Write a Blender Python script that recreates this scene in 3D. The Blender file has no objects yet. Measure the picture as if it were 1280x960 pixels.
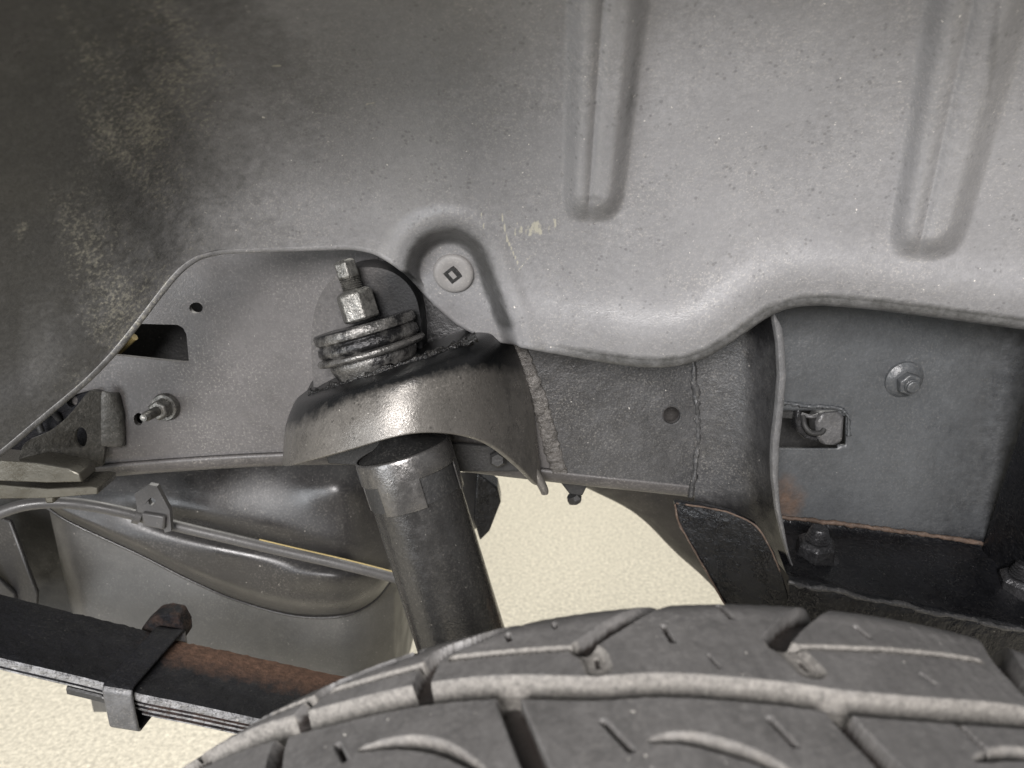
import bpy, bmesh, math, random
import numpy as np
from mathutils import Vector, Matrix, noise as mnoise
from mathutils.geometry import tessellate_polygon
random.seed(7); rng = np.random.default_rng(7)
R_ = math.radians
S = bpy.context.scene
COL = S.collection

# ------------------------------------------------------------------ camera, world, lights, exposure
HC, PITCH, F = 0.97, 17.0, 1000.0          # camera height, downward tilt, focal length in 1280-px units
cam = bpy.data.cameras.new('camera'); cam.sensor_width = 36; cam.lens = F / 1280 * 36
cam.clip_start = 0.01; cam.clip_end = 200
cam.dof.use_dof = True; cam.dof.focus_distance = 0.60; cam.dof.aperture_fstop = 9.5
camo = bpy.data.objects.new('camera', cam); COL.objects.link(camo)
camo.location = (0, 0, HC); camo.rotation_euler = (R_(90 - PITCH), 0, 0)
S.camera = camo

W = bpy.data.worlds.new('World'); S.world = W; W.use_nodes = True
bg = W.node_tree.nodes['Background']
bg.inputs[0].default_value = (0.93, 0.96, 1.0, 1); bg.inputs[1].default_value = 0.25

def area(name, loc, target, size, power, color):
    l = bpy.data.lights.new(name, 'AREA'); l.shape = 'RECTANGLE'; l.size, l.size_y = size
    l.energy = power; l.color = color
    o = bpy.data.objects.new(name, l); COL.objects.link(o); o.location = loc
    o.rotation_euler = (Vector(target) - Vector(loc)).to_track_quat('-Z', 'Y').to_euler()
    return o
area('key_lamp', (-0.3, -1.45, 1.62), (0.1, 0.5, 0.85), (0.85, 0.7), 93, (1.0, 0.965, 0.955))
area('side_fill', (-1.25, -0.75, 0.78), (0.0, 0.5, 0.8), (0.7, 0.8), 17, (0.93, 0.96, 1.0))  # added unseen light, gives the shock tube its left highlight
area('ground_fill', (0.1, 2.6, 2.6), (0.0, 1.7, 0.0), (2.4, 1.6), 90, (1.0, 0.97, 0.90))  # added unseen light that brightens the ground beyond the rail
S.view_settings.view_transform = 'Standard'; S.view_settings.look = 'None'
S.view_settings.exposure = 0.0; S.view_settings.gamma = 1.0
S.view_settings.use_curve_mapping = False
S.cycles.max_bounces = 8; S.cycles.diffuse_bounces = 4; S.cycles.use_denoising = True

# ------------------------------------------------------------------ geometry helpers
CP, SP = math.cos(R_(PITCH)), math.sin(R_(PITCH))
def at(px, py, Y):
    """point in the vertical plane y = Y seen at photo pixel (px, py)"""
    x = (px - 640) / F; v = (480 - py) / F
    ry, rz = CP + v * SP, -SP + v * CP
    t = Y / ry
    return Vector((x * t, Y, HC + rz * t))
def atn(px, py, Y):
    px, py, Y = np.broadcast_arrays(np.asarray(px, float), np.asarray(py, float), np.asarray(Y, float))
    x = (px - 640) / F; v = (480 - py) / F
    ry, rz = CP + v * SP, -SP + v * CP
    t = Y / ry
    return np.stack([x * t, Y, HC + rz * t], -1)
def depth_of(p): return p.y * CP - (p.z - HC) * SP
def row_of(p):
    return 480 - F * (p.y * SP + (p.z - HC) * CP) / depth_of(p)
def at_z(px, py, z):
    x = (px - 640) / F; v = (480 - py) / F
    ry, rz = CP + v * SP, -SP + v * CP
    t = (z - HC) / rz
    return Vector((x * t, ry * t, z))
def sstep(a, b, x):
    t = np.clip((x - a) / (b - a), 0, 1); return t * t * (3 - 2 * t)
def catmull(pts, n=6):
    pts = [tuple(p) for p in pts]; P = [pts[0]] + pts + [pts[-1]]; out = []
    for i in range(1, len(P) - 2):
        p0, p1, p2, p3 = (np.array(P[i + k], float) for k in (-1, 0, 1, 2))
        for k in range(n):
            t = k / n
            out.append(0.5 * ((2 * p1) + (p2 - p0) * t + (2 * p0 - 5 * p1 + 4 * p2 - p3) * t * t + (3 * p1 - p0 - 3 * p2 + p3) * t ** 3))
    out.append(np.array(P[-2], float))
    return out
def smooth_curve(xs, ys, q, sig):
    """piecewise-linear curve smoothed by a gaussian of sig"""
    fx = np.linspace(q.min() - 4 * sig, q.max() + 4 * sig, 3000); fy = np.interp(fx, xs, ys)
    step = fx[1] - fx[0]; n = int(4 * sig / step); k = np.exp(-0.5 * (np.arange(-n, n + 1) * step / sig) ** 2); k /= k.sum()
    fy = np.convolve(np.pad(fy, n, mode='edge'), k, mode='valid')
    return np.interp(q, fx, fy)

def thing(name, label, cat, loc, group=None):
    o = bpy.data.objects.new(name, None); COL.objects.link(o); o.empty_display_size = 0.02
    o.location = loc; o['label'] = label; o['category'] = cat
    if group: o['group'] = group
    return o
def world_loc(o):
    v = Vector((0, 0, 0))
    while o: v = v + o.location; o = o.parent
    return v
def finish(name, me, m, parent=None, angle=35, bevel=0, subsurf=0, solid=0, offset=0.0, seg=2):
    if parent is not None: me.transform(Matrix.Translation(-world_loc(parent)))
    me.materials.append(m)
    if angle is not None:
        me.polygons.foreach_set('use_smooth', [True] * len(me.polygons))
        if angle < 180: me.set_sharp_from_angle(angle=R_(angle))
    o = bpy.data.objects.new(name, me); COL.objects.link(o); o.parent = parent
    if solid:
        md = o.modifiers.new('thickness', 'SOLIDIFY'); md.thickness = solid; md.offset = offset
    if subsurf:
        md = o.modifiers.new('smooth', 'SUBSURF'); md.levels = md.render_levels = subsurf
    if bevel:
        md = o.modifiers.new('bevel', 'BEVEL'); md.width = bevel; md.segments = seg; md.limit_method = 'ANGLE'; md.angle_limit = R_(40)
        md.harden_normals = False
    return o
def from_bm(bm, name):
    me = bpy.data.meshes.new(name); bmesh.ops.recalc_face_normals(bm, faces=bm.faces); bm.to_mesh(me); bm.free(); return me
def grid_mesh(name, P, wrap_u=False, attrs=None):
    n, m = P.shape[:2]
    me = bpy.data.meshes.new(name)
    idx = np.arange(n * m).reshape(n, m)
    if wrap_u: idx = np.vstack([idx, idx[:1]])
    q = np.stack([idx[:-1, :-1], idx[1:, :-1], idx[1:, 1:], idx[:-1, 1:]], -1).reshape(-1, 4)
    me.vertices.add(n * m); me.vertices.foreach_set('co', P.reshape(-1).astype(np.float32))
    me.loops.add(q.size); me.loops.foreach_set('vertex_index', q.reshape(-1).astype(np.int32))
    me.polygons.add(len(q)); me.polygons.foreach_set('loop_start', np.arange(0, q.size, 4, dtype=np.int32))
    me.update(calc_edges=True); me.validate()
    for k, v in (attrs or {}).items():
        a = me.attributes.new(k, 'FLOAT', 'POINT'); a.data.foreach_set('value', v.reshape(-1).astype(np.float32))
    return me
def add_attr(me, key, fn):
    a = me.attributes.new(key, 'FLOAT', 'POINT')
    for i, v in enumerate(me.vertices): a.data[i].value = fn(v.co)

def plate(name, pts, Y, th, m, parent, holes=(), bevel=0.0012, push=(0, 1, 0), mask=None, angle=35):
    """sheet cut to an outline (photo pixels) standing at depth Y (number or function), th thick"""
    yf = Y if callable(Y) else (lambda x, y: Y)
    loops = [list(pts)] + [list(h) for h in holes]
    bm = bmesh.new(); rings = []
    for L in loops:
        fr = [bm.verts.new(at(p[0], p[1], yf(p[0], p[1]))) for p in L]
        bk = [bm.verts.new(v.co + Vector(push) * th) for v in fr]
        rings.append((fr, bk))
    flat_f = [v for r in rings for v in r[0]]; flat_b = [v for r in rings for v in r[1]]
    for t in tessellate_polygon([[Vector((p[0], -p[1], 0)) for p in L] for L in loops]):
        try:
            bm.faces.new([flat_f[i] for i in t]); bm.faces.new([flat_b[i] for i in reversed(t)])
        except ValueError: pass
    for fr, bk in rings:
        n = len(fr)
        for i in range(n):
            j = (i + 1) % n
            bm.faces.new((fr[i], fr[j], bk[j], bk[i]))
    me = from_bm(bm, name)
    if mask: add_attr(me, 'mask', mask)
    return finish(name, me, m, parent, angle=angle, bevel=bevel)
def circle_px(cx, cy, r, n=20, ry=None):
    ry = ry or r
    return [(cx + r * math.cos(2 * math.pi * k / n), cy + ry * math.sin(2 * math.pi * k / n)) for k in range(n)]
def rrect(x0, y0, x1, y1, r, n=4, skew=0.0):
    out = []
    for cx, cy, a0 in ((x1 - r, y1 - r, 0), (x0 + r, y1 - r, 90), (x0 + r, y0 + r, 180), (x1 - r, y0 + r, 270)):
        for k in range(n + 1):
            a = R_(a0 + 90 * k / n); x = cx + r * math.cos(a); out.append((x, cy + r * math.sin(a) + skew * (x - x0)))
    return out
def sweep_bm(pts, rad, seg=12, jitter=0.0, flat=1.0, caps=True, bm=None):
    pts = [Vector(p) for p in pts]; bm = bm or bmesh.new(); rings = []
    up = Vector((0.13, 0.2, 1)).normalized()
    n = len(pts)
    for i, p in enumerate(pts):
        t = (pts[min(i + 1, n - 1)] - pts[max(i - 1, 0)]).normalized()
        a = (up - t * up.dot(t)).normalized(); up = a; b = t.cross(a)
        r0 = rad(i / (n - 1)) if callable(rad) else rad
        ring = []
        for k in range(seg):
            th = 2 * math.pi * k / seg; r = r0 * (1 + jitter * random.uniform(-1, 1))
            ring.append(bm.verts.new(p + a * math.cos(th) * r + b * math.sin(th) * r * flat))
        rings.append(ring)
    for A, B in zip(rings, rings[1:]):
        for k in range(seg): bm.faces.new((A[k], A[(k + 1) % seg], B[(k + 1) % seg], B[k]))
    if caps: bm.faces.new(rings[0][::-1]); bm.faces.new(rings[-1])
    return bm
def sweep(name, pts, rad, m, parent, seg=12, jitter=0.0, flat=1.0, angle=50):
    return finish(name, from_bm(sweep_bm(pts, rad, seg, jitter, flat), name), m, parent, angle=angle)
def basis(a):
    a = a.normalized(); ref = Vector((0, -1, 0))
    f = (ref - a * ref.dot(a)).normalized(); s = f.cross(a)     # f faces the camera side
    return a, f, s
def lathe(name, O, axis, prof, m, parent, seg=48, twist=0.0, angle=30, bevel=0, jitter=0.0, mask=None):
    a, f, s = basis(Vector(axis)); bm = bmesh.new(); rings = []
    for t, r in prof:
        if r < 1e-6: rings.append([bm.verts.new(O + a * t)])
        else:
            rings.append([bm.verts.new(O + a * t + (f * math.cos(2 * math.pi * k / seg + twist) + s * math.sin(2 * math.pi * k / seg + twist)) * r * (1 + jitter * random.uniform(-1, 1))) for k in range(seg)])
    for A, B in zip(rings, rings[1:]):
        for k in range(seg):
            q = [A[k % len(A)], A[(k + 1) % len(A)], B[(k + 1) % len(B)], B[k % len(B)]]
            q2 = []
            [q2.append(v) for v in q if v not in q2]
            if len(q2) > 2: bm.faces.new(q2)
    if len(rings[0]) > 1: bm.faces.new(rings[0][::-1])
    if len(rings[-1]) > 1: bm.faces.new(rings[-1])
    me = from_bm(bm, name)
    if mask: add_attr(me, 'mask', mask)
    return finish(name, me, m, parent, angle=angle, bevel=bevel)
def block(name, cx, dims, m, parent, rot=(0, 0, 0), bevel=0.001):
    bm = bmesh.new(); bmesh.ops.create_cube(bm, size=1)
    M = Matrix.Translation(cx) @ Matrix.Rotation(R_(rot[2]), 4, 'Z') @ Matrix.Rotation(R_(rot[1]), 4, 'Y') @ Matrix.Rotation(R_(rot[0]), 4, 'X') @ Matrix.Diagonal((*dims, 1))
    bm.transform(M)
    return finish(name, from_bm(bm, name), m, parent, angle=35, bevel=bevel)
def loft(name, rows, m, parent, solid=0.004, offset=0, subsurf=2, angle=180, mask=None):
    P = np.array([[tuple(p) for p in r] for r in rows])
    me = grid_mesh(name, P)
    bm = bmesh.new(); bm.from_mesh(me); bmesh.ops.recalc_face_normals(bm, faces=bm.faces); bm.to_mesh(me); bm.free()
    if mask: add_attr(me, 'mask', mask)
    return finish(name, me, m, parent, angle=angle, subsurf=subsurf, solid=solid, offset=offset)

# ------------------------------------------------------------------ materials
def material(name, base, rough=0.5, metal=0.0, var=0.35, vscale=22, blot=0.0, bscale=7, dust=0.0, dscale=500, dcol=(0.5, 0.47, 0.42),
             spots=0.0, sscale=150, bump=0.15, bpscale=420, bump2=0.0, b2scale=90, mask=None, mask_noise=60, mask2=None, rvar=0.15, spec=0.5, mask_rough=None, mottle=0.0, mscale=300, mask2_lo=None):
    m = bpy.data.materials.new(name); m.use_nodes = True; nt = m.node_tree; N = nt.nodes; L = nt.links
    b = N['Principled BSDF']; b.inputs['Metallic'].default_value = metal; b.inputs['Specular IOR Level'].default_value = spec
    tc = N.new('ShaderNodeTexCoord').outputs['Object']
    def noise(scale, det=4, rg=0.6, off=0.0, dist=0.0):
        n = N.new('ShaderNodeTexNoise'); n.inputs['Scale'].default_value = scale; n.inputs['Detail'].default_value = det
        n.inputs['Roughness'].default_value = rg; n.inputs['Distortion'].default_value = dist
        v = N.new('ShaderNodeVectorMath'); v.operation = 'ADD'; v.inputs[1].default_value = (off, off * 0.7, off * 1.3)
        L.new(tc, v.inputs[0]); L.new(v.outputs[0], n.inputs['Vector']); return n.outputs['Fac']
    def ramp(src, a, c, lo=0.0, hi=1.0):
        r = N.new('ShaderNodeMapRange'); r.inputs[1].default_value = a; r.inputs[2].default_value = c
        r.inputs[3].default_value = lo; r.inputs[4].default_value = hi; L.new(src, r.inputs[0]); return r.outputs[0]
    def math_(op, a, c):
        n = N.new('ShaderNodeMath'); n.operation = op
        for i, s in enumerate((a, c)):
            if hasattr(s, 'links'): L.new(s, n.inputs[i])
            else: n.inputs[i].default_value = s
        return n.outputs[0]
    def mix(fac, a, c, mode='MIX'):
        n = N.new('ShaderNodeMix'); n.data_type = 'RGBA'; n.blend_type = mode
        if hasattr(fac, 'links'): L.new(fac, n.inputs[0])
        else: n.inputs[0].default_value = fac
        for i, s in ((6, a), (7, c)):
            if hasattr(s, 'links'): L.new(s, n.inputs[i])
            else: n.inputs[i].default_value = (*s, 1)
        return n.outputs[2]
    def attr(k):
        n = N.new('ShaderNodeAttribute'); n.attribute_name = k; return n.outputs['Fac']
    col = mix(ramp(noise(vscale, 6, 0.65), 0.28, 0.72), tuple(c * (1 - var) for c in base), tuple(min(1, c * (1 + var)) for c in base))
    rough_s = ramp(noise(vscale * 2.3, 5, 0.6, 3.1), 0.3, 0.7, max(0.05, rough - rvar), min(1, rough + rvar))
    if mottle:                                                   # uneven coat: small dark and pale flecks, denser in patches
        mt = ramp(noise(mscale, 4, 0.75, 15.3), 0.36, 0.64, -1, 1); pt = ramp(noise(13, 4, 0.7, 11.1), 0.32, 0.68, 0.25, 1)
        k = math_('MULTIPLY', math_('MULTIPLY', mt, pt), mottle)
        dk = math_('MAXIMUM', math_('MULTIPLY', k, -1.0), 0.0); lt = math_('MAXIMUM', k, 0.0)
        col = mix(dk, col, tuple(c * 0.25 for c in base)); col = mix(lt, col, tuple(min(1, c * 1.9) for c in base))
    if blot: col = mix(ramp(noise(bscale, 5, 0.7, 9.2, 0.6), 0.45, 0.72, 0, blot), col, tuple(c * 0.42 for c in base))
    if dust:                                                     # fine pale road dust, gathered in patches
        fine = ramp(noise(dscale, 3, 0.7, 5.5), 0.52, 0.72); patch = ramp(noise(18, 4, 0.6, 1.7), 0.35, 0.7, 0.15, 1)
        col = mix(math_('MULTIPLY', math_('MULTIPLY', fine, patch), dust), col, dcol)
        grit = ramp(noise(dscale * 0.55, 2, 0.5, 12.0), 0.745, 0.775)
        col = mix(math_('MULTIPLY', grit, min(1, dust * 2.2)), col, (0.6, 0.57, 0.52))
    if spots:
        v = N.new('ShaderNodeTexVoronoi'); v.inputs['Scale'].default_value = sscale; v.inputs['Randomness'].default_value = 1
        L.new(tc, v.inputs['Vector'])
        keep = ramp(noise(sscale * 0.35, 2, 0.5, 20.0), 0.55, 0.62)
        col = mix(math_('MULTIPLY', math_('MULTIPLY', ramp(v.outputs['Distance'], 0.34, 0.2), keep), spots), col, tuple(c * 0.3 for c in base))
    if mask:                                                     # mask = (colour, strength, low, high)
        c2, st, lo, hi = mask
        f = ramp(math_('ADD', attr('mask'), math_('MULTIPLY', math_('SUBTRACT', noise(mask_noise, 6, 0.7, 4.4), 0.5), 0.9)), lo, hi, 0, st)
        c2v = mix(ramp(noise(mask_noise * 2.5, 4, 0.7, 7.7), 0.3, 0.7), tuple(c * 0.55 for c in c2), tuple(min(1, c * 1.45) for c in c2))
        col = mix(f, col, c2v)
        if mask_rough is not None:
            n = N.new('ShaderNodeMix'); L.new(f, n.inputs[0]); L.new(rough_s, n.inputs[2]); n.inputs[3].default_value = mask_rough; rough_s = n.outputs[0]
    if mask2:
        c2, st, lo, hi, sc2 = mask2
        f = ramp(math_('MULTIPLY', attr('mask2'), noise(sc2, 5, 0.75, 2.2)), lo, hi, 0, st)
        col = mix(f, col, c2)
    L.new(col, b.inputs['Base Color']); L.new(rough_s, b.inputs['Roughness'])
    h = math_('MULTIPLY', noise(bpscale, 3, 0.6, 6.0), 1.0)
    bn = N.new('ShaderNodeBump'); bn.inputs['Strength'].default_value = bump; bn.inputs['Distance'].default_value = 0.002
    L.new(h, bn.inputs['Height']); out = bn.outputs[0]
    if bump2:
        b2 = N.new('ShaderNodeBump'); b2.inputs['Strength'].default_value = bump2; b2.inputs['Distance'].default_value = 0.006
        L.new(ramp(noise(b2scale, 5, 0.6, 8.0), 0.35, 0.75), b2.inputs['Height']); L.new(out, b2.inputs['Normal']); out = b2.outputs[0]
    L.new(out, b.inputs['Normal'])
    return m
RUST = (0.072, 0.041, 0.028)
M = {}
M['liner'] = material('liner_plastic', (0.194, 0.1925, 0.195), 0.42, var=0.12, vscale=11, dust=0.5, dscale=680, spots=0.4, sscale=260, bump=0.16, bpscale=800, bump2=0.05, b2scale=160,
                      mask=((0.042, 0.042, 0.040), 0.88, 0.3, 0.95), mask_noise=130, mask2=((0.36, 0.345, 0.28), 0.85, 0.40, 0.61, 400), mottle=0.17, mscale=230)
M['clip'] = material('clip_plastic', (0.22, 0.212, 0.205), 0.45, var=0.15, dust=0.25, bump=0.1, bpscale=900)
M['frame'] = material('frame_paint', (0.066, 0.062, 0.061), 0.46, var=0.2, vscale=14, dust=0.3, spots=0.3, sscale=260, bump=0.14, bpscale=700, blot=0.35, bscale=16, mottle=0.22, mscale=240)
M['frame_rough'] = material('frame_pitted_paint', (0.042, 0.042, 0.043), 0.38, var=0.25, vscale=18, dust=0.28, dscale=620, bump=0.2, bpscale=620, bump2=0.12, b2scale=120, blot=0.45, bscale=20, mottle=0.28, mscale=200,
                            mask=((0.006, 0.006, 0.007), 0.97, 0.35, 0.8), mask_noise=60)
M['tab'] = material('tab_paint', (0.07, 0.067, 0.066), 0.5, spec=0.25, var=0.2, vscale=16, dust=0.3, bump=0.14, bpscale=600, mottle=0.3, mscale=240, blot=0.4, bscale=24,
                    mask=((0.01, 0.0105, 0.0115), 0.95, 0.4, 0.95), mask_noise=50)
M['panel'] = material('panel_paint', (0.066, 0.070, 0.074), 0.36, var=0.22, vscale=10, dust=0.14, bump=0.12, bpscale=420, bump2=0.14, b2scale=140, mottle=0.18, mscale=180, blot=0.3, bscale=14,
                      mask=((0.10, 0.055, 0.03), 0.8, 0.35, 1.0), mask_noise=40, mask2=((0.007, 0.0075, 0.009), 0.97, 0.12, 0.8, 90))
M['black'] = material('black_undercoat', (0.006, 0.0063, 0.0075), 0.3, spec=0.45, var=0.5, vscale=30, dust=0.06, bump=0.4, bpscale=260, bump2=0.2, b2scale=80,
                      mask=((0.12, 0.06, 0.03), 0.9, 0.45, 0.9), mask_noise=80)
M['nut'] = material('blackened_nut', (0.035, 0.035, 0.037), 0.28, metal=0.5, var=0.5, vscale=90, bump=0.4, bpscale=300, bump2=0.15, b2scale=200, mask=(RUST, 0.3, 0.5, 0.9))
M['grease_tone'] = material('black_grease', (0.006, 0.006, 0.006), 0.3, var=0.5, dust=0.25, dscale=500, bump=0.8, bpscale=260, bump2=0.6, b2scale=160)
M['edge'] = material('bare_edge', (0.12, 0.12, 0.122), 0.45, metal=0.2, var=0.3, vscale=60, dust=0.2, bump=0.3, bpscale=500)
M['bracket'] = material('bracket_paint', (0.115, 0.108, 0.098), 0.34, metal=0.35, var=0.22, vscale=26, dust=0.35, dscale=700, spots=0.6, sscale=300, bump=0.2, bpscale=800, mottle=0.3, mscale=420, blot=0.3, bscale=22,
                        mask=((0.006, 0.0065, 0.007), 1.0, 0.4, 0.85), mask_noise=110, mask_rough=0.3)
M['tube'] = material('shock_paint', (0.05, 0.049, 0.048), 0.24, metal=0.55, var=0.12, vscale=40, dust=0.18, dscale=520, bump=0.12, bpscale=620, bump2=0.05, b2scale=260, mottle=0.2, mscale=420, blot=0.1, bscale=26,
                     mask=((0.16, 0.10, 0.07), 0.7, 0.5, 1.0), mask_noise=70)
M['collar'] = material('collar_metal', (0.11, 0.107, 0.104), 0.26, metal=0.65, mottle=0.25, mscale=300, var=0.22, vscale=50, dust=0.2, dscale=620, bump=0.12, bpscale=700)
M['rubber'] = material('black_rubber', (0.012, 0.012, 0.012), 0.5, var=0.3, dust=0.12, bump=0.2)
M['greasy'] = material('greasy_metal', (0.105, 0.102, 0.097), 0.27, metal=0.55, var=0.45, vscale=90, dust=0.3, bump=0.35, bpscale=520, bump2=0.16, b2scale=260, mottle=0.6, mscale=240,
                       mask=((0.010, 0.010, 0.011), 0.96, 0.5, 0.72), mask_noise=170, mask_rough=0.25)
M['zinc'] = material('weathered_zinc', (0.14, 0.137, 0.127), 0.34, metal=0.65, var=0.45, vscale=140, dust=0.3, bump=0.3, bpscale=500, bump2=0.15, b2scale=240, mottle=0.75, mscale=190, blot=0.6, bscale=60)
M['weld'] = material('weld_metal', (0.082, 0.077, 0.072), 0.5, metal=0.2, var=0.55, vscale=120, dust=0.3, bump=0.6, bpscale=350, bump2=0.4, b2scale=160)
M['leaf_top'] = material('spring_steel', (0.005, 0.0052, 0.0068), 0.7, spec=0.2, var=0.4, vscale=30, dust=0.05, bump=0.5, bpscale=340, bump2=0.35, b2scale=130,
                         mask=(RUST, 1.0, 0.35, 0.85), mask_noise=75, mask_rough=0.85)
M['leaf_side'] = material('spring_edge_steel', (0.25, 0.25, 0.255), 0.42, metal=0.2, var=0.6, vscale=70, dust=0.3, bump=0.9, bpscale=260, bump2=0.8, b2scale=130)
M['clamp'] = material('clamp_paint', (0.085, 0.085, 0.087), 0.42, metal=0.2, var=0.35, vscale=60, dust=0.2, bump=0.35, bpscale=400, mask=(RUST, 0.8, 0.4, 0.9), mask_noise=60)
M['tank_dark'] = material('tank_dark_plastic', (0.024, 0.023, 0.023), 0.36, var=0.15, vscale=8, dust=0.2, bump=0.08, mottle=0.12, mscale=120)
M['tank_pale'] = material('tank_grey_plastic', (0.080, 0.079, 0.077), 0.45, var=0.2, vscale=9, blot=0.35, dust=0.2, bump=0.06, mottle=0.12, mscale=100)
M['line'] = material('grey_line_coating', (0.065, 0.063, 0.062), 0.42, var=0.15, dust=0.15, bump=0.1)
M['yellow'] = material('yellow_stripe', (0.36, 0.28, 0.12), 0.5, var=0.2, bump=0.1)
M['left_plate'] = material('olive_dusty_steel', (0.10, 0.094, 0.078), 0.28, metal=0.6, var=0.18, vscale=18, dust=0.12, bump=0.08, blot=0.35, bscale=30)
M['left_bracket'] = material('dusty_cast_steel', (0.078, 0.076, 0.069), 0.5, var=0.25, vscale=50, mottle=0.4, dust=0.3, dscale=420, bump=0.3, bpscale=400, bump2=0.2, b2scale=150)
M['dark'] = material('dark_steel', (0.02, 0.02, 0.02), 0.55, var=0.3, dust=0.08, bump=0.2)
M['brown'] = material('dusty_brown_steel', (0.03, 0.027, 0.025), 0.6, var=0.25, dust=0.15, bump=0.2)
M['rusty'] = material('rusty_lip', (0.075, 0.05, 0.036), 0.7, var=0.5, vscale=90, dust=0.2, bump=0.5, bpscale=300)
M['tire'] = material('tire_rubber', (0.122, 0.118, 0.114), 0.5, var=0.25, vscale=34, dust=0.4, dscale=520, dcol=(0.3, 0.285, 0.265), bump=0.2, bpscale=800, bump2=0.06, b2scale=220, blot=0.3, bscale=34, mottle=0.25, mscale=260,
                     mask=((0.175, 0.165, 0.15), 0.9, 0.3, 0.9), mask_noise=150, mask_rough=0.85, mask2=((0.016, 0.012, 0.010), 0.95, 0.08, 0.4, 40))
M['ground'] = material('pale_aggregate_floor', (0.62, 0.60, 0.535), 0.75, var=0.16, vscale=4, dust=0.0, spots=0.5, sscale=85, bump=0.3, bpscale=170, bump2=0.3, b2scale=70, blot=0.35, bscale=60, mottle=0.95, mscale=58)
M['ground'] = material('pale_aggregate_floor', (0.62, 0.575, 0.47), 0.75, var=0.36, vscale=130, dust=0.0, spots=0.0, bump=0.5, bpscale=150, bump2=0.25, b2scale=70, blot=0.4, bscale=120)

# ------------------------------------------------------------------ ground
bm = bmesh.new()
bmesh.ops.create_grid(bm, x_segments=4, y_segments=4, size=25)
g = finish('ground', from_bm(bm, 'ground'), M['ground'], None); g.location = (0, 10, 0)
g['kind'] = 'structure'; g['label'] = 'pale beige speckled ground below the vehicle'; g['category'] = 'ground'

# ------------------------------------------------------------------ frame rail
frame = thing('frame_rail', 'long grey steel frame rail running behind the shock absorber', 'frame rail', at(500, 590, 0.62))
yF = 0.62
bot = [(-260, 612), (-60, 608), (60, 603), (130, 596), (220, 589), (300, 584), (380, 581), (460, 581), (540, 585), (600, 592), (660, 599), (740, 608), (800, 614), (872, 622), (936, 630)]
bot = [tuple(p) for p in catmull(bot, 3)]
RB = 0.012                                                        # bottom corner radius
edge3 = [at(x, y, yF) + Vector((0, 0, RB)) for x, y in bot]
def pix(p):
    d = depth_of(p); return (640 + F * p.x / d, row_of(p))
front = [pix(p) for p in edge3]
top = [(936, 300), (560, 210), (300, 210), (-260, 210)]
slot = [(150, 404), (222, 406), (229, 410), (233, 418), (236, 450), (234, 453), (228, 453), (130, 443), (128, 438), (140, 418)]
holes = [slot, circle_px(245, 385, 8.5, 16, 7), circle_px(839.5, 519, 10.5, 22), circle_px(173, 524, 6, 12, 8)]
plate('side_plate', front + top, yF, 0.005, M['frame'], frame, holes, bevel=0.0006)
rows = []
for k in range(9):
    a = R_(90 * k / 8); rows.append([p + Vector((0, RB * (1 - math.cos(a)), -RB * math.sin(a))) for p in edge3])
for dy in (0.03, 0.08): rows.append([p + Vector((0, dy, -RB)) for p in edge3])
loft('bottom_flange', rows, M['frame'], frame, solid=0.004, offset=-1, subsurf=0)
plate('rear_plate', [pix(p + Vector((0, 0.08, -RB))) for p in edge3[::4]] + [(1000, 330), (-260, 330)], yF + 0.085, 0.004, M['dark'], frame, bevel=0)
plate('inner_sleeve', [(800, 480), (870, 480), (870, 560), (800, 560)], yF + 0.03, 0.01, M['brown'], frame)
# pitted rear half of the rail, a doubler sheet lapped on the plate
plate('doubler_plate', [(652, 402), (700, 408), (780, 410), (872, 410), (872, 612), (800, 604), (706, 592), (690, 540), (668, 470)], yF - 0.0035, 0.003, M['frame_rough'], frame,
      [circle_px(839.5, 519, 11, 22)], bevel=0.0008)
# seams of weld
def bead(name, pts, Y, r, m=None, n=9, parent=frame, jit=0.28):
    P = [at(x, y, Y(x, y) if callable(Y) else Y) for x, y in catmull(pts, n)]
    P = [p + Vector((random.uniform(-1, 1), random.uniform(-0.3, 0.3), random.uniform(-1, 1))) * r * 0.25 for p in P]
    return sweep(name, P, lambda t: r * (0.75 + 0.5 * random.random()), m or M['weld'], parent, seg=10, jitter=jit, angle=180)
bead('weld_bead', [(866, 440), (870, 490), (873, 530), (871, 575), (863, 622)], yF - 0.004, 0.0022, M['frame_rough'], jit=0.5)
def ribbon(name, pts, half, Y, high, m, parent, n=14):
    rows = []
    for i, (x, y) in enumerate(catmull(pts, n)):
        w = half * (1 + 0.18 * random.uniform(-1, 1)); c = random.uniform(-1, 1)
        r = []
        for u in (-1, -.85, -.5, -.1, .3, .7, .9, 1):
            h = high * (1 - u * u) ** 0.5 * random.uniform(.55, 1.1)
            r.append(at(x + u * w + c, y, Y - h + (0.001 if abs(u) == 1 else 0)))
        rows.append(r)
    return loft(name, rows, m, parent, solid=0, subsurf=1)
ribbon('weld_bead', [(640, 420), (655, 450), (671, 490), (684, 535), (693, 570), (700, 592)], 11, yF - 0.004, 0.0022, M['weld'], frame)
# stud with nut, left of the shock
a_st = (at(178, 523, 0.585) - at(208, 508, yF))
O = at(208, 508, yF)
st = lathe('stud', O, a_st, [(0.0, 0.0035)] + [(0.001 + 0.0012 * k, 0.0035 if k % 2 else 0.0041) for k in range(26)] + [(0.034, 0.0028), (0.034, 0)], M['zinc'], frame, seg=16, angle=60)
lathe('nut', O, a_st, [(0.004, 0.0078), (0.005, 0.0085), (0.0135, 0.0085), (0.015, 0.007)], M['zinc'], st, seg=6, angle=20, bevel=0.0006)
lathe('washer', O, a_st, [(-0.001, 0.0115), (0.0025, 0.0115), (0.0045, 0.0105), (0.0045, 0.004)], M['zinc'], st, seg=28)

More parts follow.
